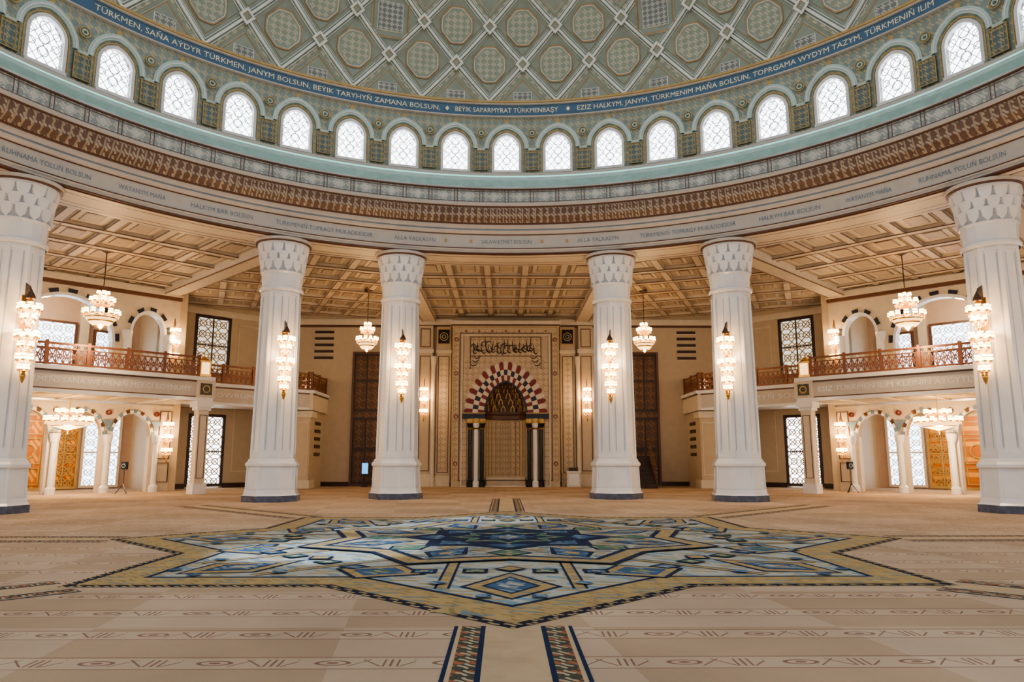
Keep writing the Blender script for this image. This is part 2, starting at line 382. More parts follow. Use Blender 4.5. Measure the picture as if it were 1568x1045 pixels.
for sg in (-1,1):
    p=3.4
    for i in range(7):
        w=W[i]; wd=len(w)*.15
        a,b=(p,p+wd) if sg>0 else (-p-wd,-p)
        text_ring(mb,w,a,b,12.0,.2,18.985,NAVYT); p+=wd+1.0
    for q in (1.7,2.9): 
        t=sg*q/18.98; mb.M=RZ(-t); mb.bx(-.06,.06,18.96,18.99,12.03,12.17,GOLDP); mb.M=Matrix()
mb.obj('ring_entablature')
# ------------------------------------------------------------------ drum with windows
mb=MB(); N=48; RW=19.3; HW=RW*math.tan(pi/N)
win=MB()
for k in range(N):
    mb.M=RZ(2*pi*k/N)
    arch_wall(mb,-HW,HW,15.6,18.62,[(0,.6,15.8,17.0,.66)],RW,.5,DRUM,MARB,.12)
    arch_band(mb,0,17.0,.6,.72,.66,.80,RW-.05,RW+.02,MARB,15.8,16,.12)
    arch_band(mb,0,17.0,.77,.81,.86,.91,RW-.03,RW+.02,GOLDP,15.8,16,.12)
    arch_band(mb,0,17.0,.88,1.10,1.00,1.27,RW-.09,RW+.02,TURQL,16.95,16,.12)
    arch_band(mb,0,17.0,.97,1.02,1.10,1.16,RW-.12,RW,MARB,16.95,16,.12)
    for sg in (-1,1):
        mb.bx(sg*1.17-.1,sg*1.17+.1,RW-.10,RW,16.86,16.98,TURQL)
    mb.bx(-.72,.72,RW-.14,RW+.1,15.68,15.8,MARB)
    mb.add([(-.14,RW-.06,18.32),(0,RW-.06,18.5),(.14,RW-.06,18.32),(0,RW-.06,18.22)],[(0,1,2,3)],GOLDP)
    mb.M=RZ(2*pi*(k+.5)/N)
    r2=RW-.05
    mb.bx(-.32,.32,r2-.04,r2+.1,15.8,16.84,DRUMP)
    frame(mb,-.32,.32,15.8,16.84,.03,r2-.07,r2,GOLDP); frame(mb,-.2,.2,15.95,16.7,.02,r2-.06,r2,GOLDP)
    mb.ring2d(0,17.75,.2,.04,r2-.04,.05,GOLDP,12); mb.ring2d(0,17.75,.1,.05,r2-.04,.05,TURQL,8)
    mb.M=Matrix()
L=lambda pr,mt: mb.lathe(pr,NS,mt)
L([(19.28,18.58),(19.16,18.6),(19.16,18.66)],RINGC);L([(19.16,18.66),(19.2,18.68),(19.2,19.22)],BLUEB);L([(19.2,19.22),(19.12,19.24),(19.12,19.3)],RINGC);L([(19.12,19.3),(19.08,19.33),(19.08,19.42),(19.3,19.42)],GOLDP)
text_ring(mb,"BEÝIK SAPARMYRAT TÜRKMENBAŞY",-2.55,2.55,18.83,.25,19.185,GOLDT)
text_ring(mb,"EZIZ HALKYM, JANYM, TÜRKMENIM MAŇA BOLSUN, TOPRGAMA WYDYM TAZYM, TÜRKMENIŇ ILIM",3.5,19.3,18.83,.25,19.185,GOLDT)
text_ring(mb,"TÜRKMEN, SAŇA AÝDYR TÜRKMEN, JANYM BOLSUN, BEÝIK TARYHYŇ ZAMANA BOLSUN,",-18.6,-3.3,18.83,.25,19.185,GOLDT)
for q in (-2.95,3.05):
    mb.M=RZ(-q/19.18); mb.add([(-.1,19.18,18.95),(0,19.18,19.08),(.1,19.18,18.95),(0,19.18,18.82)],[(0,1,2,3)],GOLDT); mb.M=Matrix()
mb.obj('dome_drum')
win.add([(x,.22,z+17.0) for x,z in [(-.66,-1.25)]+archpts(.66,.72,14,.12)+[(.66,-1.25)]],[tuple(range(17))],GLOWW)
def inside(x,z):
    if abs(x)>.6 or z<-1.2: return False
    if z<=0: return True
    P=archpts(.6,.66,40,.12)
    for (xa,za),(xb,zb) in zip(P,P[1:]):
        if xa<=x<=xb: return z<max(za,zb)
    return False
def clipbar(x0,z0,x1,z1,w):
    n=24; run=None
    for i in range(n+1):
        t=i/n; x=x0+(x1-x0)*t; z=z0+(z1-z0)*t
        ok=inside(x,z)
        if ok and run is None: run=(x,z)
        if run is not None and (not ok or i==n):
            win.bar(run[0],17+run[1],x,17+z,w,.17,.03,WGRID); run=None
for i in range(-6,10):
    o=i*.42-1.2
    clipbar(-.7,o,.7,o+1.4*1.2,.022); clipbar(.7,o,-.7,o+1.4*1.2,.022)
for zz in (-.6,-.1,.38):
    win.ring2d(0,17+zz,.2,.028,.165,.03,WGRID,8)
    for sx in (-.42,.42):
        if zz<.3: win.ring2d(sx,17+zz+.25,.14,.024,.165,.03,WGRID,8)
w0=None
for k in range(N):
    a=2*pi*k/N; loc=(-RW*S(a),RW*C(a),0)
    if w0 is None: w0=win.obj('window_1',loc=loc)
    else: inst(w0,'window_%d'%(k+1),loc,a)
# ------------------------------------------------------------------ dome
mb=MB(); ND=36; DR=19.2; DZ=19.40; PH=math.radians(-2.6); ASP=1.15
def DP(u,v,off=0):
    v=max(v,0); m_=v*ASP*2*pi/ND; ph=2*math.atan(math.exp(m_))-pi/2
    r=DR-off; a=u*2*pi/ND+PH
    return (r*C(ph)*S(a),r*C(ph)*C(a),DZ+r*S(ph))
def shp(kind,t):
    c,s=abs(C(t)),abs(S(t))
    if kind=='d': return .5/(c+s)
    if kind=='o': return min(.5/max(c,s), .68/(c+s))
    if kind=='q': return .5/max(c,s)
NN=32
def cell(u,v,alt):
    def P(kind,sc,off): return [DP(u+shp(kind,2*pi*i/NN)*sc*C(2*pi*i/NN),v+shp(kind,2*pi*i/NN)*sc*S(2*pi*i/NN),off) for i in range(NN)]
    seq=[('d',1,.10,None),('d',.955,.10,DOMER),('d',.955,.02,DOMER),('d',.90,.0,DOMEG),('d',.90,.05,DOMER),('d',.875,.05,DOMER),('d',.875,0,DOMER)]
    if alt==0: seq+=[('d',.76,0,DOMEG),('d',.74,.03,DOMEO),('o',.50,0,DOMEG),('o',.50,.05,DOMEO),('o',.46,.05,DOMEO),('o',.44,.02,DOMER),('o',.40,.02,DOMEG),('o',.02,.02,DOMEP)]
    else: seq+=[('d',.76,0,DOMEP),('d',.74,.03,DOMEO),('d',.64,0,DOMEG),('d',.62,.05,DOMER),('d',.58,.02,DOMEO),('q',.27,.02,DOMEG),('q',.25,.05,DOMER),('q',.02,.02,DOMEQ)]
    if alt==2: seq=seq[:7]+[('q',.56,0,DOMEG),('q',.56,.08,DOMER),('q',.52,.08,DOMEO),('q',.50,.0,DOMEO),('q',.38,-.03,DOMEG),('q',.36,.03,DOMER),('q',.02,.02,DOMEQ)]
    rings=[P(k,s,o) for k,s,o,_ in seq]
    for j in range(1,len(seq)):
        vs=rings[j-1]+rings[j]
        mb.add(vs,[(i,(i+1)%NN,NN+(i+1)%NN,NN+i) for i in range(NN)],seq[j][3])
    mb.add(rings[-1],[tuple(range(NN))],seq[-1][3])
def node(u,v):
    rs=[]
    for sc,off in ((.22,.1),(.22,.15),(.13,.15),(.10,.12),(.01,.12)):
        rs.append([DP(u+shp('d',2*pi*i/8)*sc*C(2*pi*i/8),v+shp('d',2*pi*i/8)*sc*S(2*pi*i/8),off) for i in range(8)])
    for j,m_ in enumerate((DOMER,DOMER,DOMEO,DOMEG)):
        mb.add(rs[j]+rs[j+1],[(i,(i+1)%8,8+(i+1)%8,8+i) for i in range(8)],m_)
for i in range(ND):
    for j in range(4):
        cell(i,.5+j,0 if j%2==0 else 1); cell(i+.5,j,1 if j!=1 else (2 if i%4==2 else 0))
        node(i,j) if j>0 else None
        node(i+.5,j+.5)
mb.lathe([(DR*C(math.radians(a))+.05,DZ+DR*S(math.radians(a))) for a in (36,40,44,48)],72,DOMEG)
mb.obj('dome')
# ------------------------------------------------------------------ ceiling of ambulatory
mb=MB(); CZ=11.72
mb.lathe([(20.6,CZ),(44.,CZ),(44,12.2)],96,CEIL,a0=-1.95,a1=1.95)
def beams_bay(M):
    mb.M=M
    for sg in (-1,1):
        mb.bx(sg*5.3-.45,sg*5.3+.45,20.8,35.2,11.25,CZ,CEILL)
        for e in (-.47,.43): mb.bx(sg*5.3+e,sg*5.3+e+.04,20.8,35.2,11.22,11.28,CBROWN)
    for i in range(6):
        d=20.9+i*2.78
        mb.bx(-4.85,4.85,d-.22,d+.22,11.55,CZ,CEILL)
        for e in (-.24,.21): mb.bx(-4.85,4.85,d+e,d+e+.03,11.53,11.58,CBROWN)
    for s in (-3.0,-1.0,1.0,3.0):
        mb.bx(s-.18,s+.18,20.9,35,11.57,CZ,CEILL)
        for e in (-.2,.17): mb.bx(s+e,s+e+.03,20.9,35,11.55,11.6,CBROWN)
    for i in range(5):
        for s in (-4,-2,0,2,4):
            d=20.9+(i+.5)*2.78
            mb.bx(s-.6,s+.6,d-.9,d+.9,CZ-.05,CZ,CEILL); mb.bx(s-.38,s+.38,d-.64,d+.64,CZ-.07,CZ-.04,CBROWN); mb.bx(s-.34,s+.34,d-.6,d+.6,CZ-.08,CZ-.04,CEIL)
    mb.M=Matrix()
for a in (0,pi/4,-pi/4,pi/2,-pi/2): beams_bay(RZ(a))
def beams_wedge(M):
    mb.M=M
    w=lambda d:2.3+(d-19.8)*.4142
    for i in range(7):
        d=21.2+i*2.5; q=w(d)
        mb.bx(-q,q,d-.2,d+.2,11.54,CZ,CEILL)
        for e in (-.22,.19): mb.bx(-q,q,d+e,d+e+.03,11.52,11.57,CBROWN)
    for s in (-7,-5,-3,-1,1,3,5,7):
        d0=max(20.9,19.8+(abs(s)-2.3)/.4142)
        mb.bx(s-.18,s+.18,d0,37.5-abs(s)*.35,11.56,CZ,CEILL)
        for e in (-.2,.17): mb.bx(s+e,s+e+.03,d0,37-abs(s)*.35,11.54,11.59,CBROWN)
    for i in range(6):
        d=21.2+(i+.5)*2.5
        for s in (-6,-4,-2,0,2,4,6):
            if abs(s)+.9<w(d): mb.bx(s-.45,s+.45,d-.65,d+.65,CZ-.05,CZ,CEILL); mb.bx(s-.27,s+.27,d-.44,d+.44,CZ-.07,CZ,CBROWN); mb.bx(s-.23,s+.23,d-.4,d+.4,CZ-.08,CZ,CEIL)
    mb.M=Matrix()
for a in (pi/8,-pi/8,3*pi/8,-3*pi/8): beams_wedge(RZ(a))
mb.obj('ceiling')
# ------------------------------------------------------------------ north wall + mihrab
mb=MB(); WY=35.2
mb.bx(-14.7,14.7,WY,WY+.5,0,12,WALL)
for sg in (-1,1):
    a,b=sorted((sg*14.6,sg*3.7))
    mb.bx(a,b,WY-.08,WY,0,.3,DKW)
    mb.bx(a,b,WY-.12,WY,10.85,11.0,BROWN); mb.bx(a,b,WY-.2,WY,11.0,11.4,CREAM)
    a,b=sorted((sg*5.0,sg*6.0)); mb.bx(a,b,WY-.45,WY,0,9.0,WALL); mb.bx(a,b,WY-.45,WY,9.25,10.9,WALL)
    mb.bx(a-.08,b+.08,WY-.58,WY,9.0,9.25,CREAM);mb.bx(a-.04,b+.04,WY-.52,WY,0,.8,CREAM)
    frame(mb,a+.12,b-.12,1.0,8.8,.06,WY-.48,WY-.45,BROWN);frame(mb,a+.15,b-.15,9.4,10.7,.06,WY-.48,WY-.45,BROWN)
    mb.lathe([(.3,0),(.3,.5),(.22,.6),(.2,8.0),(.3,8.3),(.32,8.6),(.32,8.75)],16,MARB,(sg*6.3,WY-.33,.0))
    mb.lathe([(.2,0),(.2,.5),(.15,.6),(.14,8.0),(.2,8.3),(.22,8.75)],16,CREAM,(sg*4.93,WY-.4,.0))
    a,b=sorted((sg*3.75,sg*4.75)); mb.bx(a,b,WY-.3,WY,0,9.0,WALL); mb.bx(a,b,WY-.3,WY,9.2,10.85,WALL); mb.bx(a-.05,b+.05,WY-.4,WY,9.0,9.2,CREAM)
    frame(mb,a+.12,b-.12,.9,8.8,.05,WY-.33,WY-.3,BROWN); mb.bx(a+.25,b-.25,WY-.31,WY-.3,1.1,8.6,WALLO)
    mb.bx(a,b,WY-.36,WY-.3,0,.7,CREAM)
    mb.bx(a+.05,b-.05,WY-.34,WY-.3,9.6,10.7,BLACK); frame(mb,a+.05,b-.05,9.6,10.7,.06,WY-.38,WY-.3,GOLDP)
    mb.ring2d((a+b)/2,10.15,.27,.05,WY-.37,.03,GOLDP,16); mb.ring2d((a+b)/2,10.15,.13,.05,WY-.37,.03,DRUM,8)
    a,b=sorted((sg*8.6,sg*10.4)); mb.bx(a,b,WY-.06,WY,0,9.0,DKW); frame(mb,a-.12,b+.12,0,9.12,.14,WY-.14,WY,BROWN)
    for z0,z1 in ((.3,2.3),(2.6,4.4),(5.2,7.0),(7.2,8.8)):
        for q0,q1 in ((a+.12,(a+b)/2-.06),((a+b)/2+.06,b-.12)): mb.bx(q0,q1,WY-.1,WY,z0,z1,WOODC)
    mb.bx(a,b,WY-.12,WY,4.6,5.0,WOODC)
    for i in range(5):
        a,b=sorted((sg*11.9,sg*13.2)); mb.bx(a,b,WY-.05,WY,8.6+i*.45,8.8+i*.45,DKW)
        mb.bx(a-.03,b+.03,WY-.09,WY,8.56+i*.45,8.6+i*.45,CREAM)
mb.obj('wall_north')
mb=MB(); F=34.0
arch_wall(mb,-3.6,3.6,0,10.85,[(0,1.35,0,4.8,2.15)],F,1.15,WALL,GOLDP,.15)
mb.bx(-3.75,3.75,F-.12,WY,10.85,11.1,CREAM); mb.bx(-3.7,3.7,F-.06,F,10.75,10.85,BROWN)
for q,m_ in ((3.52,GOLDP),(3.12,BROWN)):
    frame(mb,-q,q,.4,10.85-(3.6-q)-.1,.05,F-.04,F,m_)
for q in (-3.32,3.32): mb.bx(q-.14,q+.14,F-.02,F,.5,10.3,WALLO)
mb.bx(-3.1,3.1,F-.02,F,10.28,10.5,WALLO)
frame(mb,-2.98,2.98,.0,10.15,.09,F-.1,F,CREAM)
for z in (1.5,4.6,7.5,9.8):
    for q in (-3.32,3.32): mb.ring2d(q,z,.12,.05,F-.05,.04,MAROON,10)
for q in range(-3,4): mb.ring2d(q*.9,10.39,.06,.04,F-.05,.04,MAROON,8)
SP=[(x,z) for x,z in archpts(2.95,3.75,20,.12)]
for (xa,za),(xb,zb) in zip(SP,SP[1:]):
    mb.add([(xa*.97,F-.015,4.8+za),(xb*.97,F-.015,4.8+zb),(xb*.97,F-.015,8.55),(xa*.97,F-.015,8.55)],[(0,1,2,3)],WALLO)
def vous(a0,a1,r0,r1,n,mats,y,scal=0):
    for i in range(n):
        t0=pi-pi*i/n; t1=pi-pi*(i+1)/n; m_=mats[i%len(mats)]
        def pt(a,r,t): return (a*C(t),y,4.8+r*(.88*S(t)+.12*(1-abs(C(t)))))
        tm=(t0+t1)/2
        o=[pt(a0,r0,t0),pt(a0,r0,t1),pt(a1,r1,t1)]
        if scal: o+=[pt(a1+scal*.8,r1+scal*.8,t1*.75+t0*.25),pt(a1+scal,r1+scal,tm),pt(a1+scal*.8,r1+scal*.8,t1*.25+t0*.75)]
        o+=[pt(a1,r1,t0)]
        k=len(o); o2=[(p[0],F,p[2]) for p in o]
        mb.add(o+o2,[tuple(range(k))]+[(j,(j+1)%k,k+(j+1)%k,k+j) for j in range(k)],m_)
vous(2.2,2.6,2.95,3.35,27,[MAROON,CREAM],F-.06,.2)
vous(1.85,2.22,2.6,2.97,27,[CREAM,NAVYS],F-.07)
vous(1.45,1.85,2.2,2.6,27,[MAROON,CREAM],F-.08)
arch_band(mb,0,4.8,1.33,1.45,2.1,2.22,F-.1,F,NAVYS,None,20,.15)
for sg in (-1,1):
    a,b=sorted((sg*1.35,sg*2.85)); mb.bx(a,b,F-.36,F,4.45,4.8,NAVYS); mb.bx(a,b,F-.4,F,4.78,4.84,GOLDP)
    for q,m_,r in ((1.55,BLACK,.13),(1.95,MARB,.15),(2.35,BLACK,.13)):
        mb.lathe([(r+.08,0),(r+.08,.35),(r,.42),(r,3.8),(r+.1,4.1),(r+.1,4.45)],14,m_,(sg*q,F-.19,0))
        mb.lathe([(r+.02,3.75),(r+.06,3.8),(r+.02,3.85)],14,GOLD,(sg*q,F-.19,0)); mb.lathe([(r+.03,4.0),(r+.12,4.2),(r+.12,4.44)],14,GOLDP,(sg*q,F-.19,0))
    a,b=sorted((sg*2.6,sg*2.9)); mb.bx(a,b,F-.05,F,0.4,4.4,WALLO)
YS=.78
mb.lathe([(1.38,0),(1.38,4.8)],24,WALLO,(0,F,0),-pi/2,pi/2,ys=YS)
mb.lathe([(1.37,0),(1.3,0),(1.3,.6),(1.37,.65)],24,CREAM,(0,F,0),-pi/2,pi/2,ys=YS)
mb.lathe([(1.37,4.4),(1.28,4.45),(1.28,4.72),(1.37,4.8)],24,BROWN,(0,F,0),-pi/2,pi/2,ys=YS)
mb.lathe([(1.4*C(t),4.8+2.2*S(t)) for t in [i*pi/16 for i in range(9)]],24,BROWN,(0,F+.02,0),-pi/2,pi/2,ys=YS)
for j in range(6):
    t=.06+j*.23; r=1.3*C(t); z=4.84+2.1*S(t); n=max(4,12-j)
    for i in range(n):
        a=-pi/2+pi*(i+.5)/n; mb.M=Matrix.Translation((0,F+.02,0))@Matrix.Diagonal((1,YS,1,1))@RZ(-a)
        w=r*pi/n*.45; hh=.34*C(t)+.08
        arch_band(mb,0,z+hh*.35,w*.62,w,hh*.5,hh*.75,r-.07,r+.04,GOLDP if (i+j)%2 else WOODC,z,6,.3)
        mb.M=Matrix()
for i in range(-5,6):
    a=i*.25; x=1.33*S(a); y=F+1.33*C(a)*YS
    mb.bx(x-.018,x+.018,y-.03,y+.02,.7,4.35,GOLDP)
mb.bx(-2.35,2.35,F-.03,F,8.7,9.95,WALLO) ; frame(mb,-2.4,2.4,8.65,10.0,.05,F-.06,F,BROWN)
for sg in (-1,1):
    a,b=sorted((sg*1.7,sg*2.38)); mb.bx(a,b,F-.03,F,7.9,8.7,WALLO)
    mb.bx(sg*2.38-.025,sg*2.38+.025,F-.06,F,7.8,8.7,BROWN)
for i in range(17):
    x=-2.15+i*.255+random.uniform(-.05,.05); z=8.8+random.uniform(0,.2)
    hgt=random.choice((.6,.8,.98)); bend=random.uniform(-.12,.12)
    mb.tube([(x,F-.06,z+hgt),(x+bend*.3,F-.06,z+hgt*.6),(x+bend,F-.06,z+.1),(x+bend+.12,F-.06,z),(x+bend+.26,F-.06,z+.1)],[.012,.03,.04,.04,.01],DKW,5)
    r_=random.uniform(.12,.26); a0=random.uniform(0,3); zc=9.25+random.uniform(-.15,.3)
    mb.tube([(x+r_*C(a0+t*.5),F-.06,zc+r_*.8*S(a0+t*.5)) for t in range(8)],[.01,.025,.03,.035,.035,.03,.02,.008],DKW,5)
for sg in (-1,1):
    for k in range(3):
        z=8.55-k*.25; x=sg*(1.9+k*.12)
        mb.tube([(x-.25,F-.06,z+.1),(x-.1,F-.06,z-.05),(x+.1,F-.06,z),(x+.22,F-.06,z+.16)],[.01,.03,.035,.01],DKW,5)
mb.obj('mihrab')
# ------------------------------------------------------------------ lattice window builder
def lattice_window(mb,x0,x1,z0,z1,y,gm,fm=DKW,gl=GLOWW,fw=.14,bw=.035):
    frame(mb,x0-fw,x1+fw,z0-(fw if z0>.3 else 0),z1+fw,fw,y-.14,y+.05,fm)
    mb.add([(x0,y-.01,z0),(x1,y-.01,z0),(x1,y-.01,z1),(x0,y-.01,z1)],[(0,1,2,3)],gl)
    n=max(2,round((x1-x0)/.6)); w=(x1-x0)/n; m_=max(2,round((z1-z0)/w)); h=(z1-z0)/m_
    for i in range(n):
        for j in range(m_):
            a=x0+i*w;b=z0+j*h
            mb.bar(a,b,a+w,b+h,bw,y-.08,.03,gm);mb.bar(a+w,b,a,b+h,bw,y-.08,.03,gm)
            mb.ring2d(a+w/2,b+h/2,min(w,h)*.32,bw,y-.09,.03,gm,10)
            mb.ring2d(a,b+h/2,min(w,h)*.18,bw*.9,y-.09,.03,gm,8)
    mb.bx((x0+x1)/2-.04,(x0+x1)/2+.04,y-.1,y-.05,z0,z1,fm)
    mb.bx(x0,x1,y-.1,y-.05,(z0+z1)/2-.04,(z0+z1)/2+.04,fm)
def rail(mb,p0,p1,z,h=1.1):
    p0=Vector((*p0,0));p1=Vector((*p1,0)); d=p1-p0; Ln=d.length; a=math.atan2(d.y,d.x)
    old=mb.M; mb.M=old@Matrix.Translation(p0)@RZ(a)
    mb.bx(0,Ln,-.06,.06,z+h-.1,z+h,BRONZ);mb.bx(0,Ln,-.035,.035,z+.05,z+.14,BRONZ);mb.bx(0,Ln,-.03,.03,z+h-.3,z+h-.24,BRONZ)
    n=max(2,round(Ln/1.9)); 
    for i in range(n+1): mb.bx(Ln*i/n-.07,Ln*i/n+.07,-.07,.07,z,z+h+.08,BRONZ)
    k=max(3,round(Ln/.3)); w=Ln/k
    for i in range(k):
        x=i*w; mb.bx(x-.025,x+.025,-.015,.015,z+.1,z+h-.24,BRONZ)
        mb.bar(x,z+.12,x+w,z+h-.28,.045,-.01,.02,BRONZ);mb.bar(x+w,z+.12,x,z+h-.28,.045,-.01,.02,BRONZ)
        mb.ring2d(x+w/2,z+h*.42,.1,.05,-.015,.03,BRONZ,8)
        mb.ring2d(x+w/2,z+h-.16,.06,.035,-.015,.03,GOLDP,6)
    mb.M=old
def lantern(mb,x,y,z):
    mb.bx(x-.3,x+.3,y-.3,y+.3,z,z+.12,GOLD); mb.bx(x-.24,x+.24,y-.24,y+.24,z+.12,z+.75,CRYS)
    for a in (-.25,.25):
        for b in (-.25,.25): mb.bx(x+a-.03,x+a+.03,y+b-.03,y+b+.03,z+.12,z+.75,GOLD)
    mb.bx(x-.32,x+.32,y-.32,y+.32,z+.75,z+.84,GOLD)
    mb.lathe([(.36,0),(.2,.15),(.05,.25),(.03,.45),(0,.5)],8,GOLD,(x,y,z+.84))
# ------------------------------------------------------------------ diagonal bays
PINK=mat('gallery_room_wall',(.52,.38,.30),.5,var=.05)
BM={'northwest':RZ(pi/4),'northeast':RZ(-pi/4)@Matrix.Diagonal((-1,1,1,1))}
for nm,M in BM.items():
    D0=36.0; w_=nm=='northwest'
    mb=MB(); mb.M=M
    for a,b in ((5.9,14.9),(-14.9,-5.9)):
        cx=(9.2 if a>0 else -9.2)
        mb.bx(a,cx-1.05,D0,D0+.4,0,12,WALL); mb.bx(cx+1.05,b,D0,D0+.4,0,12,WALL)
        mb.bx(cx-1.05,cx+1.05,D0,D0+.4,4.6,7.2,WALL);mb.bx(cx-1.05,cx+1.05,D0,D0+.4,10.9,12,WALL)
        mb.bx(a,b,D0-.12,D0,11.0,11.4,CREAM);mb.bx(a,cx-1.2,D0-.08,D0,0,.3,DKW);mb.bx(cx+1.2,b,D0-.08,D0,0,.3,DKW)
        frame(mb,cx+1.7,cx+3.6,1,10.6,.06,D0-.04,D0,CREAM)
    mb.bx(-6.1,6.1,39.4,39.8,0,12,PINK)
    for sg in (-1,1):
        a,b=sorted((sg*5.9,sg*6.3)); mb.bx(a,b,33.0,39.4,0,12,WALL)
    for s in (-2.6,2.6): mb.bx(s-.25,s+.25,39.1,39.4,6,12,CREAM)
    mb.obj('wall_'+nm)
    for i,cx in enumerate((9.2,-9.2)):
        for j,(z0,z1) in enumerate(((.1,4.45),(7.3,10.8))):
            w=MB(); w.M=M; lattice_window(w,cx-1.0,cx+1.0,z0,z1,D0+.1,CREAM if j==0 else GOLDP,DKW,GLOWW if j==0 else GLOWD,.18,.06); w.obj('window_%d'%(49+i*2+j+(0 if w_ else 4)))
    mb=MB(); mb.M=M
    ops=[(-3.75,.98,0,3.05,1.25),(-1.25,.98,0,3.05,1.25),(1.25,.98,0,3.05,1.25),(3.75,.98,0,3.05,1.25)]
    arch_wall(mb,-5.9,5.9,0,4.8,ops,33.0,.5,CREAM,GOLDP)
    for o in ops:
        arch_band(mb,o[0],3.05,.98,1.12,1.25,1.4,32.93,33.02,MARB,None)
        n=9
        for i in range(n):
            t0=pi*i/n;t1=pi*(i+.5)/n
            mb.add([(o[0]+1.0*C(t0),32.92,3.05+1.27*S(t0)),(o[0]+1.2*C(t0),32.92,3.05+1.48*S(t0)),(o[0]+1.2*C(t1),32.92,3.05+1.48*S(t1)),(o[0]+1.0*C(t1),32.92,3.05+1.27*S(t1))],[(0,1,2,3)],WOODC if i%2 else NAVYT)
    for s in (-5,-2.5,0,2.5,5):
        mb.lathe([(.24,0),(.24,.3),(.15,.4),(.14,2.6),(.2,2.7),(.26,3.0),(.26,3.1)],14,MARB,(s,32.75,0))
        mb.add([(s-.3,32.9,3.9),(s+.3,32.9,3.9),(s,32.9,3.3)],[(0,1,2)],NAVYT); mb.ring2d(s,4.3,.12,.06,32.9,.1,MAROON,10)
    for sg in (-1,1):
        a,b=sorted((sg*5.2,sg*5.85)); frame(mb,a,b,.5,1.6,.04,32.94,33,BROWN);frame(mb,a,b,1.8,4.5,.04,32.94,33,BROWN)
    ops=[(-4.2,.85,6.1,8.9,1.1),(0,2.35,6.1,8.2,2.2),(4.2,.85,6.1,8.9,1.1)]
    arch_wall(mb,-5.9,5.9,6.1,11.7,ops,33.0,.5,CREAM,MARB)
    for o in ops:
        arch_band(mb,o[0],o[3],o[1],o[1]+.14,o[4],o[4]+.16,32.92,33.02,MARB,6.1)
        n=9 if o[1]>1 else 5
        for i in range(n):
            t0=pi*i/n;t1=pi*(i+.5)/n; a,r=o[1]+.14,o[4]+.16
            mb.add([(o[0]+a*C(t0),32.93,o[3]+r*S(t0)),(o[0]+(a+.22)*C(t0),32.93,o[3]+(r+.22)*S(t0)),(o[0]+(a+.22)*C(t1),32.93,o[3]+(r+.22)*S(t1)),(o[0]+a*C(t1),32.93,o[3]+r*S(t1))],[(0,1,2,3)],NAVYS)
    for s in (-5.3,-3.0,3.0,5.3):
        mb.lathe([(.26,6.1),(.26,6.4),(.17,6.5),(.15,8.3),(.2,8.4),(.28,8.7),(.28,8.85)],14,MARB,(s,32.7,0))
    mb.bx(-5.9,5.9,32.8,33,10.95,11.15,BROWN); mb.bx(-5.9,5.9,32.7,33,11.15,11.5,CREAM)
    mb.obj('marble_arcade')
    w=MB(); w.M=M; lattice_window(w,-4.9,-2.6,.1,4.3,39.3,WGRID,CREAM,GLOWW); w.obj('window_%d'%(57 if w_ else 61))
    w=MB(); w.M=M; lattice_window(w,3.2,5.1,.1,4.3,39.3,WGRID,CREAM,GLOWB); w.obj('window_%d'%(58 if w_ else 62))
    w=MB(); w.M=M; lattice_window(w,-2.1,2.1,6.7,9.9,39.3,WGRID,BROWN,GLOWB); w.obj('window_%d'%(59 if w_ else 63))
    w=MB(); w.M=M; lattice_window(w,3.3,5.0,6.7,9.6,39.3,WGRID,BROWN,GLOWB); w.obj('window_%d'%(60 if w_ else 64))
    w=MB(); w.M=M
    w.bx(-2.0,1.0,39.2,39.4,0,4.3,ORANGE); frame(w,-2.15,1.15,0,4.45,.16,39.1,39.4,GOLDP)
    for q in (-1.92,-.42):
        for z0,z1 in ((.3,1.3),(1.5,3.0),(3.2,4.0)): frame(w,q,q+1.35,z0,z1,.06,39.14,39.2,GOLDP)
        w.ring2d(q+.67,2.25,.4,.07,39.14,.06,GOLDP,16)
    w.bx(-.53,-.47,39.12,39.2,0,4.3,DKW)
    w.obj('door_1' if w_ else 'door_3')
    w=MB(); w.M=M; lattice_window(w,1.5,2.8,.05,4.2,39.3,GOLDP,GOLDP,ORANGE,.14,.06); w.obj('door_2' if w_ else 'door_4')
    mb=MB(); mb.M=M
    mb.bx(-5.9,5.9,28.3,32.9,5.0,6.0,CEILL); mb.bx(-5.85,5.85,33.5,39.3,5.0,6.1,CEILL)
    mb.bx(-6.0,6.0,28.2,28.3,5.0,5.9,RINGC);mb.bx(-6.1,6.1,28.05,28.4,5.9,6.1,MARB);mb.bx(-6.05,6.05,28.12,28.4,4.82,5.0,MARB);mb.bx(-6,6,28.17,28.3,5.82,5.9,BROWN);mb.bx(-6,6,28.17,28.3,5.0,5.06,BROWN)
    mb.bx(-5.9,5.9,28.4,33,6.0,6.1,CREAM)
    for sg in (-1,1):
        x=sg*5.65
        mb.bx(x-.45,x+.45,28.05,28.95,4.5,4.82,MARB);mb.bx(x-.36,x+.36,28.14,28.86,4.35,4.5,MARB)
        mb.bx(x-.27,x+.27,28.22,28.78,.5,4.35,CREAM);mb.bx(x-.36,x+.36,28.12,28.88,0,.5,MARB);mb.bx(x-.5,x+.5,28.1,28.95,5.0,5.9,CREAM)
        frame(mb,x-.2,x+.2,.8,4.1,.03,28.2,28.22,BROWN)
        mb.bx(x-.3,x+.3,28.06,28.1,5.15,5.75,BLACK); mb.ring2d(x,5.45,.18,.05,28.04,.03,GOLDP,10)
        lantern(mb,x,28.6,6.15)
    for i in range(7): mb.bx(-5.9,5.9,29.3+i*.6-.1,29.3+i*.6+.1,4.9,5.0,CEILL)
    for s in (-4,-2,0,2,4): mb.bx(s-.12,s+.12,28.4,33,4.85,5.0,CEILL)
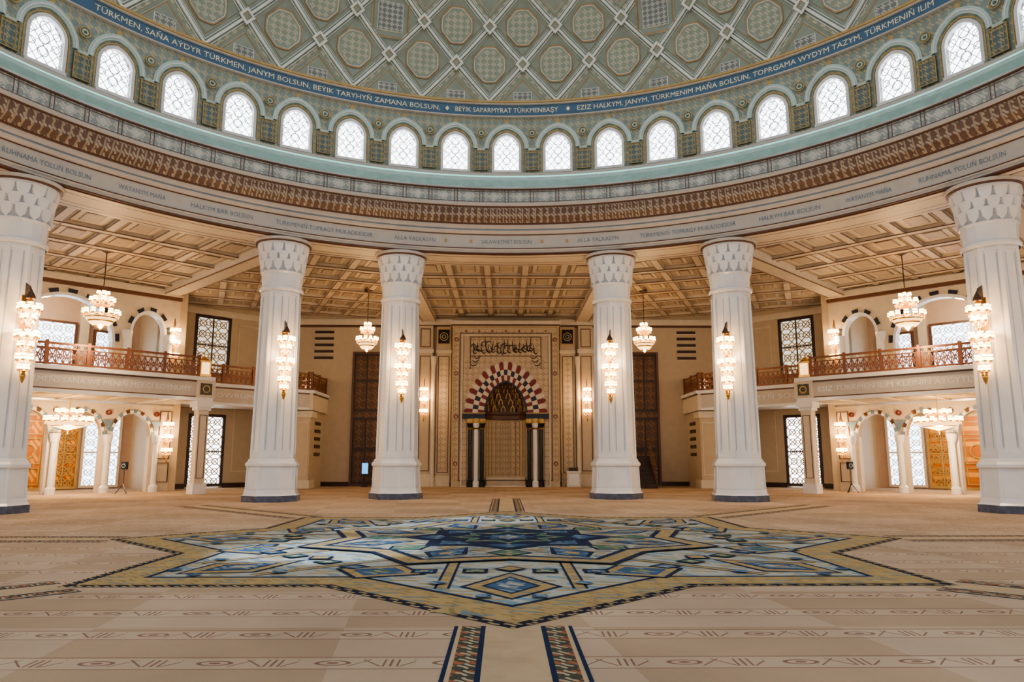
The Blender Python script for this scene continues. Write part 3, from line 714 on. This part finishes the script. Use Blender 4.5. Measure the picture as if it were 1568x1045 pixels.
    rail(mb,(-5.3,28.4),(5.3,28.4),6.1)
    mb.prism([(5.9,31),(13.6,31),(13.6+2.6,31+2.6),(13.4,36),(5.9,36)],5.0,6.0,CEILL)
    mb.bx(5.9,13.6,30.9,31.0,5.0,5.9,RINGC);mb.bx(5.9,13.65,30.8,31.1,5.9,6.1,MARB);mb.bx(5.9,13.6,30.86,31,4.85,5.0,MARB);mb.bx(5.9,13.6,30.88,31,5.82,5.9,BROWN)
    rail(mb,(6.0,31.1),(13.4,31.1),6.1)
    mb.bx(5.5,6.0,28.9,31,6.0,6.1,CREAM)
    mb.obj('balcony')
    tm=MB(); tm.M=RZ(pi/4 if w_ else -pi/4)
    if w_:
        text_flat(tm,"AÝDAOTK TÜRKMENS SANA WE MENIŇ MEKGI BOÝNUMY",-4.9,4.9,28.19,5.32,.26,MARB); text_flat(tm,"GOWRUM TÜRKMEN",7,12.5,30.87,5.32,.26,MARB)
    else:
        text_flat(tm,"ESIZ TÜRKMEN ILIM KLEININ AÝGYTLY WE ALLADA",-4.9,4.9,28.19,5.32,.26,MARB); text_flat(tm,"GARAGUMYŇ SÖZI",-12.5,-7,30.87,5.32,.26,MARB)
    tm.obj('balcony_inscription')
for sg in (-1,1):
    mb=MB(); mb.M=Matrix.Diagonal((-sg,1,1,1))
    mb.bx(-13.6,-12.3,31.5,32.6,0,4.4,WALL);mb.bx(-13.7,-12.2,31.4,32.7,4.4,4.8,CREAM);mb.bx(-13.7,-12.2,31.4,32.7,0,.5,CREAM)
    frame(mb,-13.5,-12.4,.8,4.1,.05,31.46,31.5,CREAM)
    mb.bx(-13.2,-12.4,32.6,35.2,0,4.9,WALL)
    for i in range(5): mb.bx(-12.42,-12.36,33.0,34.4,2.0+i*.5,2.22+i*.5,DKW)
    mb.bx(-14.3,-12.15,31.3,35.2,4.85,5.9,CREAM);mb.bx(-14.4,-12.05,31.2,35.2,5.9,6.1,MARB);mb.bx(-12.16,-12.1,31.3,35.2,5.82,5.9,BROWN)
    rail(mb,(-12.3,31.5),(-12.3,35.1),6.1); rail(mb,(-14.0,31.45),(-12.3,31.45),6.1)
    lantern(mb,-12.75,31.9,6.1)
    mb.obj('corner_gallery_booth')
# ------------------------------------------------------------------ lamps
def shade(mb,x,y,z,r=.1,h=.2):
    mb.lathe([(r*.35,0),(r*.9,h*.25),(r,h*.6),(r*.75,h*.85),(r*.95,h)],8,SHADE,(x,y,z))
    mb.lathe([(r*1.02,h*.55),(r*1.08,h*.6),(r*1.02,h*.66)],8,GOLD,(x,y,z))
    mb.lathe([(r*.7,-.04),(r*.7,.03)],6,GOLD,(x,y,z))
    mb.lathe([(0,-.18),(.03,-.1),(0,-.03)],5,CRYS,(x,y,z))
def tier(mb,cx,cy_,z,R,n,r,h,ph=0):
    mb.lathe([(R-.03,-.03),(R+.025,0),(R-.03,.04),(R-.07,0),(R-.03,-.03)],20,GOLD,(cx,cy_,z))
    for i in range(n):
        a=2*pi*i/n+ph; x,y=cx+R*S(a),cy_+R*C(a)
        mb.tube([(cx,cy_,z-.05),(cx+R*.5*S(a),cy_+R*.5*C(a),z-.16),(x,y,z)],.022,GOLD,4)
        shade(mb,x,y,z+.04,r,h)
WARM=(1,.68,.36)
def bulb(par,loc,e,r=.12,c=WARM):
    l=bpy.data.lights.new('bulb','POINT'); l.energy=e; l.color=c; l.shadow_soft_size=r
    o=bpy.data.objects.new('bulb_light',l); COL.objects.link(o); o.parent=par; o.location=loc
def column_lamp():
    mb=MB()
    for z in (5.75,6.7): mb.tube([(0,.42,z),(0,.2,z+.1),(0,0,z)],.03,GOLD,6)
    mb.bx(-.10,.10,.36,.44,5.2,7.3,GOLD)
    mb.tube([(0,0,4.5),(0,0,7.2)],.035,GOLD,8)
    mb.add([(-.02,.4,7.0),(-.02,-.1,7.2),(-.02,.1,7.6),(-.02,.4,7.75),(.02,.4,7.0),(.02,-.1,7.2),(.02,.1,7.6),(.02,.4,7.75)],[(0,1,2,3),(4,5,6,7),(0,1,5,4),(1,2,6,5),(2,3,7,6)],DKW)
    mb.lathe([(0,7.5),(.05,7.4),(.13,7.25),(.15,7.15),(0,7.1)],8,DKW)
    for z,R,n in ((6.72,.30,7),(5.78,.31,7),(5.0,.2,5)):
        tier(mb,0,0,z,R,n,.10,.22); tier(mb,0,0,z-.32,R*.62,5,.085,.18,.3)
        mb.lathe([(.04,-.5),(.12,-.4),(.05,-.3)],8,GOLD,(0,0,z)); mb.lathe([(.04,.25),(.1,.32),(.04,.42)],8,GOLD,(0,0,z))
    mb.lathe([(0,4.25),(.05,4.35),(.1,4.5),(.03,4.6)],8,GOLD)
    return mb
lm=None
for a in colpos:
    if C(a)<-.3: continue
    rr=20-.86-.42
    loc=(rr*S(a),rr*C(a),0)
    if lm is None: lm=column_lamp().obj('column_lamp',loc=loc); lm.rotation_euler=(0,0,-a); o=lm
    else: o=inst(lm,'column_lamp',loc,-a)
    bulb(o,(0,-.5,6.2),150)
def wall_lamp():
    mb=MB(); mb.bx(-.08,.08,.3,.4,-1.0,1.0,GOLD); mb.tube([(0,0,-1.1),(0,0,1.1)],.025,GOLD,6)
    mb.add([(-.02,.35,1.0),(-.02,0,1.1),(-.02,.2,1.6),(.02,.35,1.0),(.02,0,1.1),(.02,.2,1.6)],[(0,1,2),(3,4,5),(0,1,4,3),(1,2,5,4)],BROWN)
    for z in (-.75,0,.7):
        tier(mb,0,0,z,.22,6,.10,.22); mb.tube([(0,.35,z),(0,0,z-.05)],.02,GOLD,4)
    mb.lathe([(0,-1.35),(.06,-1.2),(.02,-1.05)],6,GOLD)
    return mb
wl=None
def put_wl(loc,rz,e=45):
    global wl
    if wl is None: wl=wall_lamp().obj('crystal_sconce',loc=loc); wl.rotation_euler=(0,0,rz); o=wl
    else: o=inst(wl,'crystal_sconce',loc,rz)
    bulb(o,(0,-.4,.35),e)
for sg in (-1,1):
    put_wl((sg*5.5,WY-.45-.4,5.6),0,110)
    for s,z in ((5.55,2.9),(5.55,8.3),(-5.55,8.3),(-5.55,2.9)):
        p=RZ(-sg*pi/4)@Vector((s,32.6,z)); put_wl(tuple(p),-sg*pi/4,110)
def chandelier(R,H):
    mb=MB()
    mb.tube([(0,0,H*.2),(0,0,11.6-8.7)],.025,DKW,6); mb.lathe([(.35,11.71-8.7),(.3,11.62-8.7),(.05,11.5-8.7)],12,DKW)
    mb.lathe([(0,-H*.5),(.06,-H*.44),(.1,-H*.3),(.05,0),(.12,H*.2),(.05,H*.4),(.03,H*.5)],10,GOLD)
    tier(mb,0,0,-.25*H*.5,R,12,.12,.24); tier(mb,0,0,.2*H,R*.65,8,.11,.22,.2); tier(mb,0,0,.38*H,R*.3,5,.09,.18)
    mb.lathe([(R*.98,-.17*H),(R*.95,-.2*H)],16,GOLD)
    mb.lathe([(R*.95,-.3*H*.5),(R*.8,-.26*H)],16,CRYS);mb.lathe([(R*.8,-.26*H),(R*.72,-.29*H)],16,GOLD);mb.lathe([(R*.72,-.29*H),(R*.45,-.38*H)],16,CRYS);mb.lathe([(R*.45,-.38*H),(.05,-.46*H)],12,GOLD)
    mb.lathe([(R*.3,.38*H),(R*.5,.27*H)],14,CRYS)
    return mb
ch=None
for sg in (-1,1):
    p=(sg*19.1,19.1,8.7)
    if ch is None: ch=chandelier(.72,1.9).obj('chandelier',loc=p); o=ch
    else: o=inst(ch,'chandelier',p)
    bulb(o,(0,0,-1.3),260,.2)
    p=(sg*8.05,27,8.75); o=inst(ch,'chandelier',p); o.scale=(.8,.8,.95); bulb(o,(0,0,-1.3),180,.2)
def low_ch():
    mb=MB(); mb.tube([(0,0,0),(0,0,1.15)],.03,GOLD,6)
    tier(mb,0,0,-.1,1.0,16,.12,.24); tier(mb,0,0,.3,.55,8,.11,.22)
    mb.lathe([(1.0,-.12),(.8,-.28)],20,CRYS);mb.lathe([(.8,-.28),(.7,-.32)],20,GOLD);mb.lathe([(.7,-.32),(.4,-.4),(.05,-.5)],20,CRYS); mb.lathe([(0,-.7),(.06,-.6),(.03,-.48)],8,GOLD)
    return mb
lc=None
for sg in (-1,1):
    p=tuple(RZ(-sg*pi/4)@Vector((0,30.6,3.7)))
    if lc is None: lc=low_ch().obj('ring_chandelier',loc=p); o=lc
    else: o=inst(lc,'ring_chandelier',p)
    bulb(o,(0,0,-1.0),420,.2)
    for z in (4.0,10.5):
        l=bpy.data.lights.new('vestibule_lamp','POINT'); l.energy=380; l.color=(1,.78,.52); l.shadow_soft_size=.2
        o=bpy.data.objects.new('vestibule_lamp',l); COL.objects.link(o); o.location=tuple(RZ(-sg*pi/4)@Vector((0,36.5,z)))
# ------------------------------------------------------------------ small furniture
mb=MB(); mb.bx(4.0,4.9,33.6,34.1,0,.95,CREAM);mb.bx(3.95,4.95,33.55,34.15,.95,1.02,MARB);mb.bx(4.1,4.8,33.57,33.6,.1,.85,MARB);mb.bx(4.15,4.75,33.7,34.0,1.02,1.25,DKW);mb.obj('lectern_cabinet')
mb=MB()
for i in range(8): mb.bx(8.2,9.4,31.0+i*.32,31.34+i*.32,0,.25*(i+1),DKW)
for q in (8.15,9.38):
    mb.tube([(q,31.0,1.1),(q,33.5,3.1)],.05,WOODC,6)
    for i in range(8): mb.bx(q-.03,q+.03,31.1+i*.32,31.17+i*.32,.25*i+.1,1.2+.25*i,WOODC)
mb.bx(8.1,9.5,33.5,34.6,0,2.0,WOODC); mb.obj('minbar_stairs')
SCR=mat('blue_screen',(.1,.4,.7),.3,em=(.1,.45,.9),es=1.5)
mb=MB(); mb.bx(-9.5,-9.1,34.2,34.5,0,.08,BLACK);mb.bx(-9.33,-9.27,34.32,34.38,.08,.8,BLACK);mb.bx(-9.55,-9.05,34.3,34.36,.8,1.6,BLACK);mb.bx(-9.5,-9.1,34.28,34.3,.85,1.55,SCR);mb.obj('display_screen')
def stand(loc):
    mb=MB()
    for k in range(3):
        a=k*2*pi/3; mb.tube([(0,0,.5),(.35*S(a),.35*C(a),0.01)],.02,BLACK,5)
    mb.tube([(0,0,.4),(0,0,1.3)],.02,BLACK,5); mb.bx(-.13,.13,-.12,.12,1.25,1.65,BLACK); mb.ring2d(0,1.45,.09,.02,-.13,.02,MARB2,12)
    mb.obj('speaker_on_stand',loc=loc)
stand((-20.0,24.2,0)); stand((18.6,25.0,0))
# ------------------------------------------------------------------ lights
w=bpy.data.worlds.new('World'); scene.world=w; w.use_nodes=True
bg=w.node_tree.nodes['Background']; bg.inputs[0].default_value=(.90,.95,1,1); bg.inputs[1].default_value=1.45
def spot(loc,tgt,e,deg,c=(.75,.88,1)):
    l=bpy.data.lights.new('window_sunbeam','SPOT'); l.energy=e; l.color=c; l.spot_size=math.radians(deg); l.spot_blend=.5; l.shadow_soft_size=.2
    o=bpy.data.objects.new('window_sunbeam',l); COL.objects.link(o); o.location=loc
    o.rotation_euler=(Vector(tgt)-Vector(loc)).to_track_quat('-Z','Y').to_euler()
spot((-9,-6,18),(-3.6,-.2,0),16000,13); spot((-9,-6,18),(-1.0,6.5,0),16000,10); spot((-9,-6,18),(-3.2,4.5,0),10000,8)
# ------------------------------------------------------------------ camera
cam=bpy.data.cameras.new('Camera'); cam.lens=25.76; cam.sensor_width=36; cam.clip_end=300
co=bpy.data.objects.new('Camera',cam); COL.objects.link(co); co.location=(-.1,-15,1.74)
co.rotation_euler=(math.radians(90+9.24),0,math.radians(-.61)); scene.camera=co
